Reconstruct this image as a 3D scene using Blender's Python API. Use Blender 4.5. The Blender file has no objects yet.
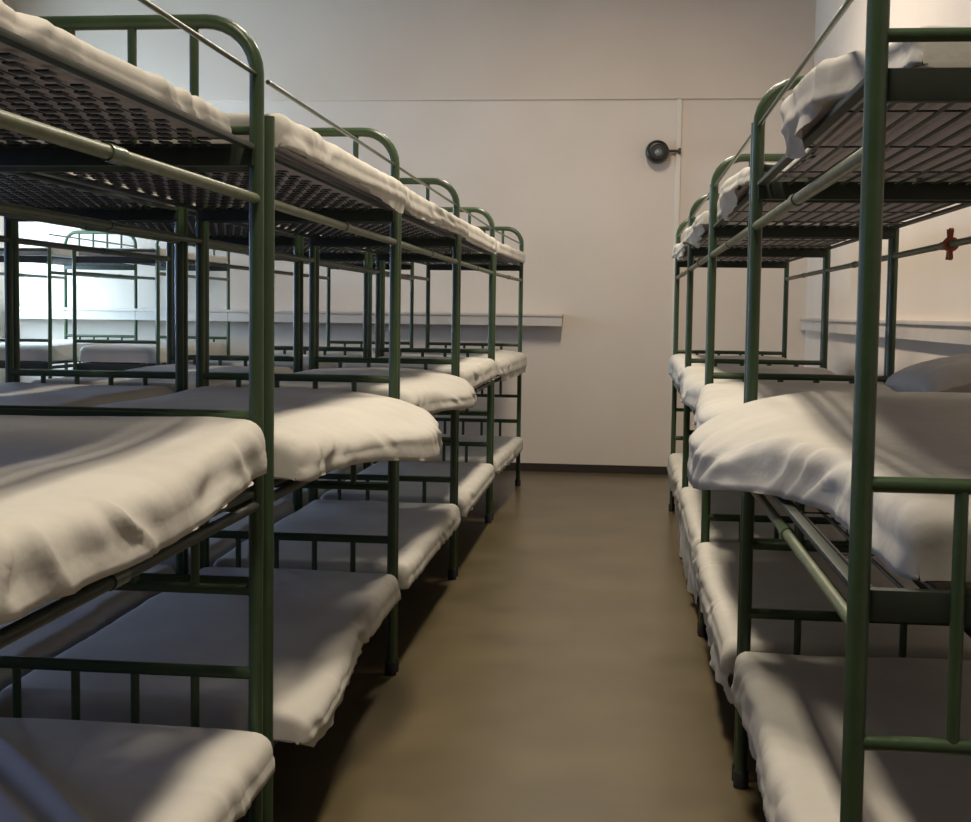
import bpy, bmesh, math, random
from mathutils import Vector, Matrix, noise
S = bpy.context.scene
COL = S.collection
PI = math.pi

# ------------------------------------------------------------------ materials
def mat(name, col, rough=.6, col2=None, nscale=6, bump=0, bscale=40, spec=.5, detail=4, metallic=0, mix=(.35, .65)):
    m = bpy.data.materials.new(name); m.use_nodes = True
    nt = m.node_tree; b = nt.nodes['Principled BSDF']
    b.inputs['Base Color'].default_value = (*col, 1); b.inputs['Roughness'].default_value = rough
    b.inputs['Specular IOR Level'].default_value = spec; b.inputs['Metallic'].default_value = metallic
    tc = nt.nodes.new('ShaderNodeTexCoord')
    if col2:
        n = nt.nodes.new('ShaderNodeTexNoise'); n.inputs['Scale'].default_value = nscale; n.inputs['Detail'].default_value = detail
        r = nt.nodes.new('ShaderNodeValToRGB'); r.color_ramp.elements[0].position = mix[0]; r.color_ramp.elements[1].position = mix[1]
        r.color_ramp.elements[0].color = (*col, 1); r.color_ramp.elements[1].color = (*col2, 1)
        nt.links.new(tc.outputs['Object'], n.inputs['Vector']); nt.links.new(n.outputs['Fac'], r.inputs['Fac'])
        nt.links.new(r.outputs['Color'], b.inputs['Base Color'])
    if bump:
        n = nt.nodes.new('ShaderNodeTexNoise'); n.inputs['Scale'].default_value = bscale; n.inputs['Detail'].default_value = 3
        bp = nt.nodes.new('ShaderNodeBump'); bp.inputs['Strength'].default_value = bump; bp.inputs['Distance'].default_value = .01
        nt.links.new(tc.outputs['Object'], n.inputs['Vector']); nt.links.new(n.outputs['Fac'], bp.inputs['Height'])
        nt.links.new(bp.outputs['Normal'], b.inputs['Normal'])
    return m

M = dict(
    green=mat('green_enamel', (.034, .062, .027), .34, (.044, .076, .033), 9, bump=.12, bscale=60),
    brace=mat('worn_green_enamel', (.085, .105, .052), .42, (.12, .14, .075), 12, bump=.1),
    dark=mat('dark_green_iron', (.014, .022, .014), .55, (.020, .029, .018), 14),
    wire=mat('dark_spring_wire', (.02, .02, .02), .45, metallic=.3),
    rubber=mat('black_rubber', (.012, .012, .012), .7),
    sheet=mat('white_cotton_sheet', (.50, .48, .43), .85, (.55, .53, .475), 5, bump=.25, bscale=22, spec=.15),
    tick=mat('grey_mattress_ticking', (.54, .50, .53), .9, (.60, .56, .59), 30, bump=.2, bscale=90, spec=.1),
    wall=mat('cream_wall_paint', (.68, .60, .525), .75, (.71, .63, .55), 1.5, bump=.05, bscale=60, spec=.25),
    upper=mat('cream_upper_wall_paint', (.64, .55, .465), .8, (.67, .58, .49), 1.2, spec=.2),
    ceil=mat('darkened_ceiling_paint', (.42, .40, .37), .85, spec=.2),  # ceiling is out of view; tone darkened to absorb bounced light
    white=mat('off_white_trim_paint', (.68, .63, .55), .55, (.72, .67, .59), 4),
    shelf=mat('pale_shelf_paint', (.56, .51, .46), .55, (.60, .55, .50), 5),
    base=mat('dark_brown_baseboard', (.030, .022, .020), .5),
    floor=mat('olive_brown_linoleum', (.088, .068, .034), .30, (.120, .094, .050), 2.2, bump=.03, bscale=5, detail=6, spec=.5),
    black=mat('black_plastic', (.012, .011, .009), .35),
    glass=mat('grey_green_lens', (.18, .21, .19), .15),
    red=mat('red_brown_cloth', (.26, .05, .02), .7, (.33, .075, .03), 30),
    winfr=mat('window_frame_paint', (.6, .6, .58), .5),
)
def emit(name, col, s):
    m = bpy.data.materials.new(name); m.use_nodes = True; nt = m.node_tree
    nt.nodes.remove(nt.nodes['Principled BSDF'])
    e = nt.nodes.new('ShaderNodeEmission'); e.inputs['Color'].default_value = (*col, 1); e.inputs['Strength'].default_value = s
    nt.links.new(e.outputs[0], nt.nodes['Material Output'].inputs[0]); return m

# ------------------------------------------------------------------ mesh helpers
def box(bm, x0, x1, y0, y1, z0, z1, bev=0):
    vs = [bm.verts.new((x, y, z)) for z in (z0, z1) for y in (y0, y1) for x in (x0, x1)]
    fs = [bm.faces.new([vs[i] for i in f]) for f in ((0, 2, 3, 1), (4, 5, 7, 6), (0, 1, 5, 4), (2, 6, 7, 3), (0, 4, 6, 2), (1, 3, 7, 5))]
    if bev:
        es = {e for f in fs for e in f.edges}
        bmesh.ops.bevel(bm, geom=list(es), offset=bev, segments=2, affect='EDGES', profile=.6)

def tube(bm, pts, r, n=12, caps=True):
    pts = [Vector(p) for p in pts]; rings = []
    t0 = (pts[1] - pts[0]).normalized()
    up = Vector((0, 0, 1)) if abs(t0.z) < .9 else Vector((1, 0, 0))
    a = t0.cross(up).normalized(); pt = t0
    for i, p in enumerate(pts):
        if i == 0: t = t0
        elif i == len(pts) - 1: t = (pts[i] - pts[i - 1]).normalized()
        else: t = ((pts[i + 1] - pts[i]).normalized() + (pts[i] - pts[i - 1]).normalized()).normalized()
        a = pt.rotation_difference(t) @ a; a = (a - t * a.dot(t)).normalized(); pt = t
        b = t.cross(a)
        rings.append([bm.verts.new(p + r * (math.cos(2 * PI * k / n) * a + math.sin(2 * PI * k / n) * b)) for k in range(n)])
    for q, w in zip(rings, rings[1:]):
        for k in range(n): bm.faces.new((q[k], q[(k + 1) % n], w[(k + 1) % n], w[k]))
    if caps:
        bm.faces.new(rings[0][::-1]); bm.faces.new(rings[-1])

def lathe(bm, prof, n=28, mtx=None):
    rings = []
    for r, z in prof:
        if r < 1e-6: rings.append([bm.verts.new((0, 0, z))])
        else: rings.append([bm.verts.new((r * math.cos(2 * PI * k / n), r * math.sin(2 * PI * k / n), z)) for k in range(n)])
    for q, w in zip(rings, rings[1:]):
        for k in range(n):
            a, b = q[k % len(q)], q[(k + 1) % len(q)]; c, d = w[(k + 1) % len(w)], w[k % len(w)]
            f = []
            for v in (a, b, c, d):
                if v not in f: f.append(v)
            if len(f) > 2: bm.faces.new(f)
    if mtx: bmesh.ops.transform(bm, matrix=mtx, verts=bm.verts)

def obj(name, bm, m, parent=None, smooth=True, loc=None):
    bmesh.ops.recalc_face_normals(bm, faces=bm.faces)
    me = bpy.data.meshes.new(name); bm.to_mesh(me); bm.free()
    me.materials.append(M[m] if isinstance(m, str) else m)
    if smooth:
        for p in me.polygons: p.use_smooth = True
        me.set_sharp_from_angle(angle=math.radians(50))
    o = bpy.data.objects.new(name, me); COL.objects.link(o)
    if parent: o.parent = parent
    if loc: o.location = loc
    return o
def tag(o, label, cat, group=None):
    o['label'] = label; o['category'] = cat
    if group: o['group'] = group
    return o
def empty(name, loc=(0, 0, 0)):
    o = bpy.data.objects.new(name, None); COL.objects.link(o); o.location = loc; o.empty_display_size = .1
    return o
def copy_tree(o, parent=None):
    c = o.copy(); COL.objects.link(c)
    if parent: c.parent = parent
    for ch in list(o.children): copy_tree(ch, c)
    return c
def struct(name, x0, x1, y0, y1, z0, z1, m, bev=0):
    bm = bmesh.new(); box(bm, x0, x1, y0, y1, z0, z1, bev)
    o = obj(name, bm, m, smooth=False); o['kind'] = 'structure'; return o

# ------------------------------------------------------------------ room
XL, XR, YB, YF, ZC = -5.95, 1.66, -2.6, 12.16, 4.55
struct('floor', XL - .2, XR + .2, YB - .2, YF + .2, -.1, 0, 'floor')
struct('ceiling', XL - .2, XR + .2, YB - .2, YF + .2, ZC, ZC + .1, 'ceil')
struct('wall_far', XL - .2, XR + .2, YF, YF + .2, 0, ZC, 'wall')
struct('wall_right', XR, XR + .2, YB, YF, 0, ZC, 'wall')
struct('wall_back', XL - .2, XR + .2, YB - .2, YB, 0, ZC, 'base')  # unseen wall, borrows the dark baseboard colour to cut bounced light
struct('trim_1', XL, XR, YF - .035, YF, 3.44, ZC, 'upper', .006)          # thicker upper band of the far wall
struct('baseboard_far', XL, .455, YF - .018, YF, 0, .075, 'base')
struct('baseboard_right', XR - .018, XR, YB, YF, 0, .075, 'base')
struct('trim_2', .455, .50, YF - .03, YF, 0, 3.44, 'white', .006)          # pale upright strip on the far wall
# left wall with windows
WIN = [(.2, 2.0), (3.2, 5.0), (6.2, 8.0), (10.0, 11.95)]
bm = bmesh.new()
zs0, zs1 = 1.30, 3.1
ys = [YB] + [v for w in WIN for v in w] + [YF]
for i in range(0, len(ys), 2): box(bm, XL - .2, XL, ys[i], ys[i + 1], 0, ZC)
for a, b in WIN:
    box(bm, XL - .2, XL, a, b, 0, zs0); box(bm, XL - .2, XL, a, b, zs1, ZC)
o = obj('wall_left', bm, 'wall', smooth=False); o['kind'] = 'structure'
DAY = emit('daylight_frosted_pane', (.36, .50, 1.0), 3.4)
DAYF = emit('bright_daylight_frosted_pane', (.58, .80, 1.0), 19.0)
for i, (a, b) in enumerate(WIN):
    bm = bmesh.new()
    for y in (a, (a + b) / 2 - .025, b - .05): box(bm, XL - .12, XL - .04, y, y + .05, zs0, zs1)
    for z in (zs0, (zs0 + zs1) / 2, zs1 - .05): box(bm, XL - .115, XL - .045, a, b, z, z + .05)
    w = obj('window_%d' % (i + 1), bm, 'winfr', smooth=False); w['kind'] = 'structure'
    bm = bmesh.new(); box(bm, XL - .09, XL - .08, a, b, zs0, zs1)
    obj('pane', bm, DAYF if i == 3 else DAY, w, smooth=False)

# wall shelves at eye height
def shelf(name, x0, x1, y0, y1, z, label, along_x=True):
    r = empty(name, ((x0 + x1) / 2, (y0 + y1) / 2, z - .11)); tag(r, label, 'shelf')
    cx, cy, cz = r.location
    bm = bmesh.new(); box(bm, x0 - cx, x1 - cx, y0 - cy, y1 - cy, .085, .11, .004); obj('shelf_board', bm, 'shelf', r)
    bm = bmesh.new()
    if along_x: box(bm, x0 - cx + .005, x1 - cx - .005, y0 - cy + .012, y0 - cy + .03, 0, .083)
    else: box(bm, x0 - cx + .012, x0 - cx + .03, y0 - cy + .005, y1 - cy - .005, 0, .083)
    obj('front_rail', bm, 'shelf', r)
shelf('wall_shelf', -5.9, -.545, YF - .20, YF, 1.475, 'long pale shelf on the far wall behind the left bunks')
shelf('wall_shelf', XR - .055, XR, .5, YF - .02, 1.47, 'long pale ledge along the right side wall behind the bunks', False)

# ------------------------------------------------------------------ bunk bed
W, L = .80, 1.88
ZF = (.325, 1.03, 1.892)              # top of each bunk frame
ZT, ZM, ZK, ZB = 2.193, 1.207, .77, .556
def make_bed(a):
    """a = +1 when the aisle lies towards +x, else -1"""
    r = empty('triple_bunk_bed')
    hw, hl = W / 2, L / 2
    for sx in (-1, 1):
        for sy in (-1, 1):
            top = ZT - .16 if sy > 0 else 2.078 if a < 0 else 1.975                     # arched head end, plain capped posts at the foot end
            bm = bmesh.new(); tube(bm, [(sx * hw, sy * hl, .02), (sx * hw, sy * hl, top)], .0185, 16); p = obj('post', bm, 'green', r)
            bm = bmesh.new(); lathe(bm, [(0, 0), (.024, 0), (.024, .05), (.0195, .056), (.0195, .03), (0, .03)], 16, Matrix.Translation((sx * hw, sy * hl, 0)))
            obj('foot_cap', bm, 'rubber', p)
    def spind(par, sy, z0, z1, y=None):
        for k in range(1, 5):
            bm = bmesh.new(); x = -hw + W * k / 5
            tube(bm, [(x, sy * hl, z0), (x, sy * hl, z1)], .0115, 10); obj('spindle', bm, 'green', par)
    R = .13; pts = [(-hw, hl, ZT - .16)]
    pts += [(-hw + R - R * math.cos(t), hl, ZT - R + R * math.sin(t)) for t in [PI / 2 * k / 8 for k in range(9)]]
    pts += [(hw - R + R * math.sin(t), hl, ZT - R + R * math.cos(t)) for t in [PI / 2 * k / 8 for k in range(9)]]
    pts += [(hw, hl, ZT - .16)]
    bm = bmesh.new(); tube(bm, pts, .0183, 16); t = obj('arched_end_rail', bm, 'green', r)
    spind(t, 1, ZF[2] - .02, ZT)
    bm = bmesh.new(); tube(bm, [(-hw, -hl, 1.94), (hw, -hl, 1.94)], .0115, 12); obj('foot_rail', bm, 'green', r)
    for sy in (-1, 1):
        bm = bmesh.new(); tube(bm, [(-hw, sy * hl, ZM), (hw, sy * hl, ZM)], .0135, 12); t = obj('middle_end_rail', bm, 'green', r)
        if sy > 0 or a < 0: spind(t, sy, ZK, ZM)
        bm = bmesh.new(); tube(bm, [(-hw, sy * hl, ZK), (hw, sy * hl, ZK)], .0135, 12); obj('crossbar', bm, 'green', r)
    bm = bmesh.new(); tube(bm, [(-hw, hl, ZB), (hw, hl, ZB)], .0165, 12); t = obj('lower_end_rail', bm, 'green', r)
    spind(t, 1, ZF[0] - .03, ZB)
    for lv, z in enumerate(ZF):
        bm = bmesh.new()
        for sy in (-1, 1): box(bm, -hw, hw, sy * (hl - .022) - .013, sy * (hl - .022) + .013, z - .056, z - .002, .003)
        for sx in (-1, 1): box(bm, sx * (hw - .008) - .012, sx * (hw - .008) + .012, -hl + .03, hl - .03, z - .016, z - .003, .002)
        f = obj('bunk_frame', bm, 'dark', r)
        bm = bmesh.new()
        zz = z - .012; n = 15
        if a < 0:
            for k in range(n):
                x = -hw + .035 + (W - .07) * k / (n - 1)
                tube(bm, [(x, -hl + .03, zz), (x, -hl * .5, zz - .004), (x, 0, zz - .006), (x, hl * .5, zz - .004), (x, hl - .03, zz)], .0042, 6, False)
            for k in range(3):
                y = -hl + .4 + (L - .8) * k / 2
                tube(bm, [(-hw + .015, y, zz - .001), (hw - .015, y, zz - .001)], .0022, 5, False)
        else:
            rows = 26
            for j in range(rows):
                y = -hl + .06 + (L - .12) * j / (rows - 1); o = (j % 2) * .5
                for k in range(15):
                    x = -hw + .03 + (k + o) * .0475
                    if x + .03 < hw - .01: box(bm, x, x + .026, y - .016, y + .016, zz - .002, zz + .002, .0015)
            for k in range(15):
                x = -hw + .043 + .0475 * k
                if x < hw - .02: box(bm, x - .0012, x + .0012, -hl + .03, hl - .03, zz - .001, zz + .001)
        obj('wire_spring', bm, 'wire', f)
    for sx in (-1, 1):
        for z in (1.757, .965 if a < 0 else .988):
            bm = bmesh.new(); x = sx * hw
            pts = [(x, -hl, z + .0)] + [(x, y, z) for y in (-hl * .5, 0, hl * .5)] + [(x, hl, z)]
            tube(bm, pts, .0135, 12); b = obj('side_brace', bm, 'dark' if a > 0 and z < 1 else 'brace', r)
            bm = bmesh.new(); tube(bm, [(x, -.035 + .02, z), (x, .035 + .02, z)], .0165, 14); obj('joint_collar', bm, 'green', b)
    bm = bmesh.new(); tube(bm, [(a * hw, -hl, 2.062), (a * hw, hl, 2.062)], .0062, 8); obj('guard_rail', bm, 'green', r)
    return r
protoL, protoR = make_bed(1), make_bed(-1)
used = set()
def place(proto, cx, cy, label, group, sx=1):
    if proto.name not in used: r = proto; used.add(proto.name)
    else: r = copy_tree(proto)
    r.location = (cx, cy, 0); r.scale = (sx, 1, 1); tag(r, label, 'bunk bed', group)
    return r

# ------------------------------------------------------------------ mattresses with sheets
def section(wl, wr, t, r, n_side=5, n_arc=5, n_top=26):
    """(x, z, normal x, normal z) from the wall-side foot over the top to the aisle-side foot"""
    P = [(-wl, (t - r) * k / n_side, -1, 0) for k in range(n_side)]
    P += [(-wl + r - r * math.cos(q), t - r + r * math.sin(q), -math.cos(q), math.sin(q)) for q in [PI / 2 * k / n_arc for k in range(n_arc + 1)]]
    P += [(-wl + r + (wl + wr - 2 * r) * k / n_top, t, 0, 1) for k in range(1, n_top)]
    P += [(wr - r + r * math.sin(q), t - r + r * math.cos(q), math.sin(q), math.cos(q)) for q in [PI / 2 * k / n_arc for k in range(n_arc + 1)]]
    P += [(wr, (t - r) * (1 - k / n_side), 1, 0) for k in range(1, n_side + 1)]
    return P
def soft(a, t, ov, drop, seed, ns, wr_amp, pad=0., skirt=True, closed=False, hump=None, LM=1.795, ridges=None, lift=None):
    bm = bmesh.new(); off = Vector((seed * 7.3, seed * 3.1, seed * 1.7)); hw = W / 2 - .012; rings = []
    R = min(t * .42, .05); st = []
    ne = 5
    for k in range(ne + 1): q = PI / 2 * k / ne; st.append((-LM / 2 + R - R * math.cos(q) * 1, R * (1 - math.sin(q))))
    for k in range(1, ns): st.append((-LM / 2 + R + (LM - 2 * R) * k / ns, 0))
    for k in range(ne, -1, -1): q = PI / 2 * k / ne; st.append((LM / 2 - R + R * math.cos(q), R * (1 - math.sin(q))))
    st = [(st[0][0], None)] + st + [(st[-1][0], None)]
    for i, (y, ins) in enumerate(st):
        s = y / LM + .5; o = ov(s); end = ins is None; ii = R if end else ins; s = min(1, max(0, s))
        tt = t + (hump(s) if hump else 0)
        sec = section(hw + pad - ii * .6, hw + o + pad - ii * .6, tt + pad - ii, R, n_top=80 if ridges else 26)
        ring = []; m = len(sec); nsk = 6
        d = drop(s) * min(1, (1 - abs(2 * s - 1)) * 12) if skirt else 0
        if skirt:
            xl, zl = sec[-1][0], sec[-1][1]
            for k in range(1, nsk + 1): sec.append((xl - .018 * (k / nsk) * (1 if d > .05 else .3), zl - d * k / nsk, 1, 0))
        if closed:
            xa, xb = sec[-1][0], sec[0][0]
            if xa > .425: sec.append((.425, 0, 0, -1))
            sec += [(min(xa, .425) + (xb - min(xa, .425)) * k / 6, 0, 0, -1) for k in range(1, 6)] if xa > .425 else [(xa + (xb - xa) * k / 6, 0, 0, -1) for k in range(0, 6)][:6]
        for j, (x, z, nx, nz) in enumerate(sec):
            if end and j < m: z = 0. if not closed else min(z, 0.)
            u = Vector((x * 2.2, y * 2.2, z * 3)) + off
            lo = noise.noise(u) * .010
            wq = noise.noise(Vector((y * 3.1, x * 3 + z * 6, seed + 2.5))) * 1.9          # bends the creases so that they fan out
            md = max(.12, .5 + 1.1 * noise.noise(Vector((y * 2.6, x * 2.5 + z * 3, seed + 6.1))))
            rg = 1 - 2 * abs(noise.noise(Vector((y * 6.5 + wq + z * 4, x * 2.2 + z * 2 + wq * .5, seed))))
            pk = md * (.013 * (rg - .4) + noise.noise(Vector((y * 24 + wq * 4 + z * 10, x * 7, seed + 9))) * .006)
            side = abs(nx)
            edge = max(0, 1 - max(0, (hw + o) - x) / .26)            # wrinkles gather at the aisle edge
            amp = wr_amp * (lo * (1.2 if nz > .5 else .6) + pk * (.12 + .55 * side + .75 * edge ** 2))
            if skirt and j >= m: amp += wr_amp * 1.5 * noise.noise(Vector((y * 9, z * 2, seed + 4))) * .016 * ((j - m + 1) / nsk)
            px = x + nx * amp * (1 if x > 0 else .3); pz = z + max(0, nz) * amp
            if ridges and nz > .5 and not end: pz += ridges(s, x)
            over = max(0, x - .425)
            pz -= min(.10, over * over * 1.2 + over * .08)
            if lift: pz += lift(s)
            if skirt and not closed and j < m and nz < .3 and z < t * .3 and px > 0: px += .004
            g = min(1, max(0, (o - .05) / .08))
            if g and px > .18 and pz > 0: pz *= 1 - .5 * g * min(1, (px - .18) / (hw + o - .18)) ** 2
            ring.append(bm.verts.new((a * px, y, pz + (.002 if not end else 0))))
        rings.append(ring)
    for q, w in zip(rings, rings[1:]):
        for k in range(len(q) - 1): bm.faces.new((q[k], q[k + 1], w[k + 1], w[k]))
        if closed: bm.faces.new((q[-1], q[0], w[0], w[-1]))
    return bm
zero = lambda s: 0.
def mattress(a, cx, cy, lv, label, group, t=.12, ov=lambda s: .02, drop=lambda s: .012, seed=1, ns=60, wr=1., hump=None, sx=1, src=None, rot=0, ridges=None, dx=0, lift=None):
    loc = (cx + dx, cy, ZF[lv] + .008)
    o_, d_ = ov, drop
    if lv == 2 or lv == 0 or drop is not zero:
        ov = lambda s: o_(s) if o_(s) < 0.03 else max(.046, o_(s))      # a hanging sheet clears the side rail
        drop = lambda s: d_(s) * sstep((o_(s) - .03) / .02)
    if src:
        r = copy_tree(src)
    else:
        r = empty('mattress')
        bm = soft(a, t - .008, lambda s: ov(s) - .006, zero, seed, max(16, ns // 3), .25, -.007, False, True, hump, lift=lift); obj('mattress_body', bm, 'tick', r)
        bm = soft(a, t, ov, drop, seed, ns, wr, 0., True, False, hump, LM=1.80, ridges=ridges, lift=lift); s = obj('fitted_sheet', bm, 'sheet', r)
        s['label'] = 'rumpled white cotton sheet'
        if hasattr(s.data, 'polygons'):
            s.data.set_sharp_from_angle(angle=math.radians(180))
    r.location = loc; r.scale = (sx, 1, 1); r.rotation_euler = (0, 0, rot)
    tag(r, label, 'mattress', group)
    return r

def sstep(x): x = min(1, max(0, x)); return x * x * (3 - 2 * x)
def bump(s, c, w, h): return h * math.exp(-((s - c) / w) ** 2)
LV = ('bottom', 'middle', 'top')
TH = (.100, .128, .062)
# ---- row beside the aisle on the left
XA = -.911 - W / 2
YA = [2.25, 4.23, 6.165, 8.13, 10.16]
ROT4 = math.radians(-1.5)                # the farthest bed stands a little askew
order = ['nearest', 'second', 'third', 'fourth', 'farthest']
OVA = {
 (0, 0): (lambda s: .075, lambda s: .0), (0, 1): (lambda s: .055 + bump(s, .5, .25, .02), zero), (0, 2): (lambda s: -.035, zero),
 (1, 0): (lambda s: .055 + bump(s, .12, .3, .06), lambda s: bump(s, .15, .25, .035)), (1, 1): (lambda s: .10 + bump(s, .72, .34, .17), zero), (1, 2): (lambda s: .05 + bump(s, .75, .25, .05), lambda s: bump(s, .8, .2, .05)),
 (2, 0): (lambda s: .06, zero), (2, 1): (lambda s: .08 + bump(s, .7, .3, .10), zero), (2, 2): (lambda s: .05 + bump(s, .75, .3, .06), lambda s: .02),
 (3, 0): (lambda s: .06, lambda s: .02), (3, 1): (lambda s: .06, lambda s: .01), (3, 2): (lambda s: .05, lambda s: .02),
 (4, 0): (lambda s: .06, lambda s: .02), (4, 1): (lambda s: .08, lambda s: .05), (4, 2): (lambda s: .04, lambda s: .01)}
def fold(s, x):
    # two long raised folds crossing the sheet diagonally
    c = -.36 + (s - .985) * -1.6; c2 = c - .12
    return .050 * math.exp(-((x - c) / .034) ** 2) + .036 * math.exp(-((x - c2) / .035) ** 2)
for i, y in enumerate(YA):
    b = place(protoL, XA + (.025 if i == 4 else 0), y, 'green triple bunk bed, %s in the row bordering the left of the aisle' % order[i], 'bunk beds bordering the left of the aisle')
    if i == 4: b.rotation_euler.z = ROT4
    for lv in range(3):
        o, d = OVA[(i, lv)]
        mattress(1, XA + (.025 if i == 4 else 0), y, lv, 'white-sheeted mattress, %s bunk of the %s bed bordering the left of the aisle' % (LV[lv], order[i].split()[0]),
                 'mattresses in the left aisle row', TH[lv] if lv < 2 or i == 0 else .095, o, d, seed=i * 3 + lv + 1, ns=110 if i < 2 else 60, wr=1.1 if lv == 1 else .8,
                 ridges=fold if (i, lv) == (0, 0) else None,
                 lift=(lambda s: .055 * max(0, (s - .62) / .38) ** 1.6) if (i, lv) == (0, 1) else None, rot=ROT4 if i == 4 else 0)
# ---- row behind it, back to back
XB = -2.165
for i, y in enumerate(YA[1:]):
    place(protoL, XB, y, 'green triple bunk bed back to back with the %s bed left of the aisle' % order[i + 1].split()[0], 'bunk beds backing onto the left row', .9125)
srcB = {}
for i, y in enumerate(YA[1:]):
    for lv in range(3):
        srcB[lv] = mattress(1, XB, y, lv, 'pale mattress, %s bunk of the bed backing onto the %s left aisle bed' % (LV[lv], order[i + 1].split()[0]),
                 'mattresses in the back to back row', TH[lv], lambda s: .02 + bump(s, .3, .3, .02), lambda s: .03, seed=40 + lv, ns=50, sx=.9125, src=srcB.get(lv))
# ---- two beds beside the far window wall
for x, w1 in ((-4.045, 'right-hand'), (-4.95, 'left-hand')):
    place(protoL, x, 11.05, 'green triple bunk bed against the bright far wall, %s one of the two' % w1, 'bunk beds by the bright far wall', .87)
    for lv in range(3):
        mattress(1, x, 11.05, lv, 'white mattress, %s bunk of the %s bed against the bright far wall' % (LV[lv], w1), 'mattresses by the bright far wall', sx=.87, src=srcB[lv])
# ---- row on the right of the aisle
XRW = .402 + W / 2
YR = [3.15, 5.09, 7.02, 8.95]
orr = ['nearest', 'second', 'third', 'farthest']
OVR = {
 (0, 0): (lambda s: .046, lambda s: .07), (0, 1): (lambda s: -.07 + .27 * sstep((s - .38) / .45), zero),
 (0, 2): (lambda s: -.055 + .115 * math.exp(-((s - .36) / .19) ** 4), lambda s: bump(s, .37, .12, .075)),
 (1, 0): (lambda s: .06, lambda s: .11 + bump(s, .3, .3, .03)), (1, 1): (lambda s: .06 + bump(s, .5, .3, .05), zero), (1, 2): (lambda s: .0 + bump(s, .3, .25, .07), lambda s: bump(s, .3, .2, .08)),
 (2, 0): (lambda s: .05, lambda s: .22 + bump(s, .4, .3, .05)), (2, 1): (lambda s: .05 + bump(s, .4, .3, .04), zero), (2, 2): (lambda s: .06, lambda s: bump(s, .3, .3, .08)),
 (3, 0): (lambda s: .047, lambda s: .12), (3, 1): (lambda s: .05, lambda s: .01), (3, 2): (lambda s: .046, lambda s: bump(s, .4, .3, .06))}
for i, y in enumerate(YR):
    b = place(protoR, XRW, y, 'green tubular triple bunk bed, %s in the row right of the aisle' % orr[i], 'bunk beds right of the aisle')
    for lv in range(3):
        o, d = OVR[(i, lv)]
        mattress(-1, XRW, y, lv, 'white-sheeted mattress on the %s bunk of the %s bed right of the aisle' % (LV[lv], orr[i].split()[0]),
                 'mattresses right of the aisle', TH[lv], o, d, seed=20 + i * 3 + lv, ns=110 if i < 2 else 60, wr=1.25,
                 hump=(lambda s: bump(s, .95, .30, .095)) if (i, lv) == (0, 1) else (lambda s: bump(s, .28, .25, .03)) if (i, lv) == (0, 2) else (lambda s: bump(s, .85, .3, .02)))

# pillow on the second right bed
bm = bmesh.new(); n = 22
vs = {}
for sgn in (1, -1):
    for i in range(n + 1):
        for j in range(n + 1):
            u, v = i / n * 2 - 1, j / n * 2 - 1
            e = max(0, (1 - u ** 4)) ** .5 * max(0, (1 - v ** 4)) ** .5
            if e == 0 and sgn < 0: vs[(sgn, i, j)] = vs[(1, i, j)]; continue
            pin = 1 - .06 * (1 - abs(u) ** 2) * abs(v) ** 3 - .06 * (1 - abs(v) ** 2) * abs(u) ** 3
            vs[(sgn, i, j)] = bm.verts.new((u * .19 * pin, v * .28 * pin, sgn * .062 * e + .008 * noise.noise(Vector((u * 3, v * 3, 2)))))
    for i in range(n):
        for j in range(n):
            f = [vs[(sgn, i, j)], vs[(sgn, i + 1, j)], vs[(sgn, i + 1, j + 1)], vs[(sgn, i, j + 1)]]
            f = list(dict.fromkeys(f))
            if len(f) > 2: bm.faces.new(f)
p = obj('pillow', bm, 'sheet', loc=(XRW + .40, 4.86, ZF[1] + .245)); p.rotation_euler = (0, math.radians(-14), .1)
tag(p, 'pale pillow lying at the wall edge of a middle bunk right of the aisle', 'pillow')

# red-brown tie on the wall-side brace of the second right bed
bm = bmesh.new()
lathe(bm, [(.0145, -.020), (.026, -.022), (.029, 0), (.026, .022), (.0145, .020), (.0145, -.020)], 18, Matrix.Rotation(PI / 2, 4, 'X'))
for s in (1, -1):
    pr = [(-.014, 0), (.014, 0), (.030, .045), (.010, .038), (-.012, .048), (-.030, .040)]
    v0 = [bm.verts.new((-.010, q[0], s * (.016 + q[1] * .9))) for q in pr]; v1 = [bm.verts.new((.004, q[0], s * (.016 + q[1] * .9))) for q in pr]
    bm.faces.new(v0); bm.faces.new(v1[::-1])
    for k in range(6): bm.faces.new((v0[k], v0[(k + 1) % 6], v1[(k + 1) % 6], v1[k]))
rt = obj('cloth_tie', bm, 'red', loc=(XRW + W / 2, 5.02, 1.757))
tag(rt, 'small red-brown cloth tie round a green bed brace near the right wall', 'cloth tie')

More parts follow.
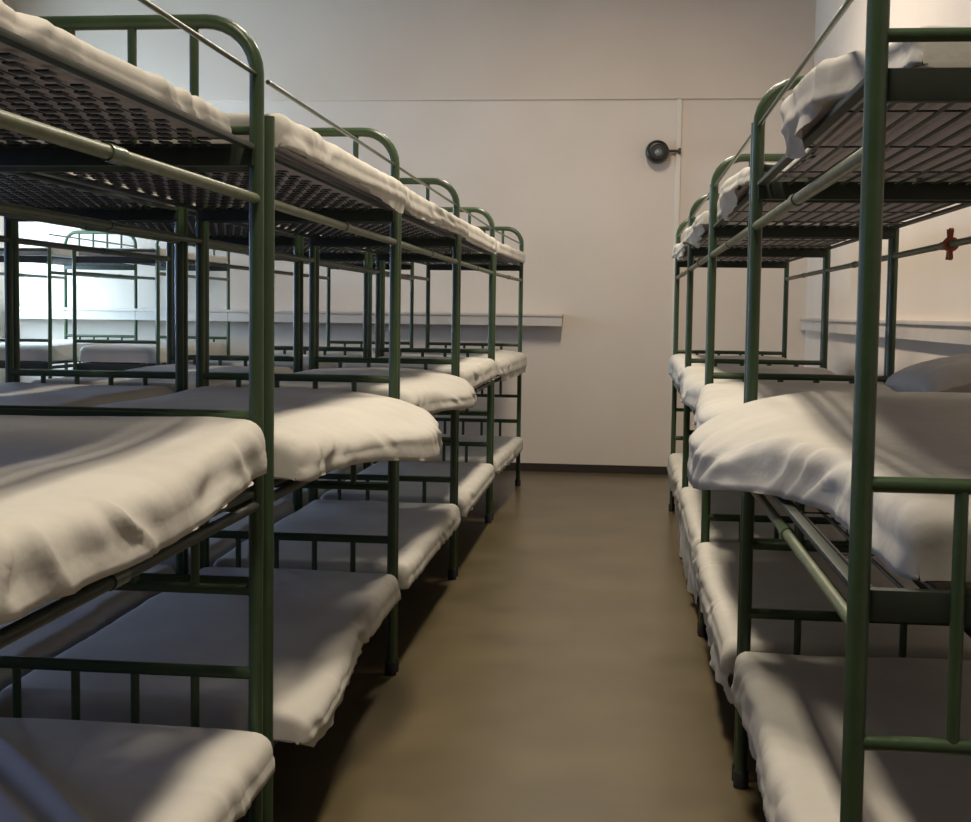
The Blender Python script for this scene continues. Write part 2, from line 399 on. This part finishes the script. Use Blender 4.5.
# round black fixture on the far wall
cam = empty('security_camera', (.285, YF, 2.955)); tag(cam, 'round black camera-like fixture on a short arm high on the far wall', 'camera')
rot = Matrix.Rotation(PI / 2, 4, 'X')
bm = bmesh.new(); lathe(bm, [(0, .02), (.075, .02), (.10, .04), (.108, .09), (.10, .15), (.085, .17), (.062, .172), (.058, .155), (0, .155)], 32, rot); obj('body', bm, 'black', cam)
bm = bmesh.new(); lathe(bm, [(0, .157), (.030, .157), (.034, .166), (.024, .178), (0, .184)], 24, rot @ Matrix.Translation((.008, -.012, 0))); obj('lens', bm, 'glass', cam)
bm = bmesh.new(); tube(bm, [(.10, -.06, .012), (.15, -.05, .014), (.205, -.045, .014)], .013, 10); box(bm, .19, .215, -.062, -.032, -.012, .04, .003); obj('mounting_arm', bm, 'base', cam)
bm = bmesh.new(); lathe(bm, [(0, 0), (.05, 0), (.05, .018), (.03, .022), (0, .022)], 20, rot); obj('wall_plate', bm, 'base', cam)

# ------------------------------------------------------------------ lamps: ceiling tubes over the aisle
def area(name, loc, sx, sy, p, col, sp):
    l = bpy.data.lights.new(name, 'AREA'); l.shape = 'RECTANGLE'; l.size = sx; l.size_y = sy; l.energy = p; l.color = col; l.spread = math.radians(sp)
    o = bpy.data.objects.new(name, l); COL.objects.link(o); o.location = loc
for y, p, sp in ((1.2, 54, 130), (4.6, 62, 130), (8.4, 128, 180)):
    area('ceiling_tube_light', (-.28, y, ZC - .06), .3, 1.5, p, (1.0, .87, .70), sp)
wd = bpy.data.worlds.new('World'); S.world = wd; wd.use_nodes = True
wd.node_tree.nodes['Background'].inputs[0].default_value = (.5, .6, .8, 1); wd.node_tree.nodes['Background'].inputs[1].default_value = .3

# ------------------------------------------------------------------ camera
f, cx, cy, yaw, pitch, roll = 1303.1, 473.5, 400.6, .1126, .0679, .0132
fw = Vector((-math.sin(yaw) * math.cos(pitch), math.cos(yaw) * math.cos(pitch), -math.sin(pitch)))
rt0 = Vector((math.cos(yaw), math.sin(yaw), 0)); up0 = rt0.cross(fw)
ex = rt0 * math.cos(roll) + up0 * math.sin(roll); ey = up0 * math.cos(roll) - rt0 * math.sin(roll)
cd = bpy.data.cameras.new('Camera'); co = bpy.data.objects.new('Camera', cd); COL.objects.link(co)
co.matrix_world = Matrix(((ex.x, ey.x, -fw.x, 0), (ex.y, ey.y, -fw.y, 0), (ex.z, ey.z, -fw.z, 1.4836), (0, 0, 0, 1)))
cd.sensor_fit = 'HORIZONTAL'; cd.sensor_width = 36; cd.lens = f * 36 / 971
cd.shift_x = (485.5 - cx) / 971; cd.shift_y = (cy - 411) / 971; cd.clip_start = .05
S.camera = co
vs_ = S.view_settings; vs_.view_transform = 'Standard'; vs_.look = 'None'; vs_.gamma = 1; vs_.exposure = .08; vs_.use_curve_mapping = False
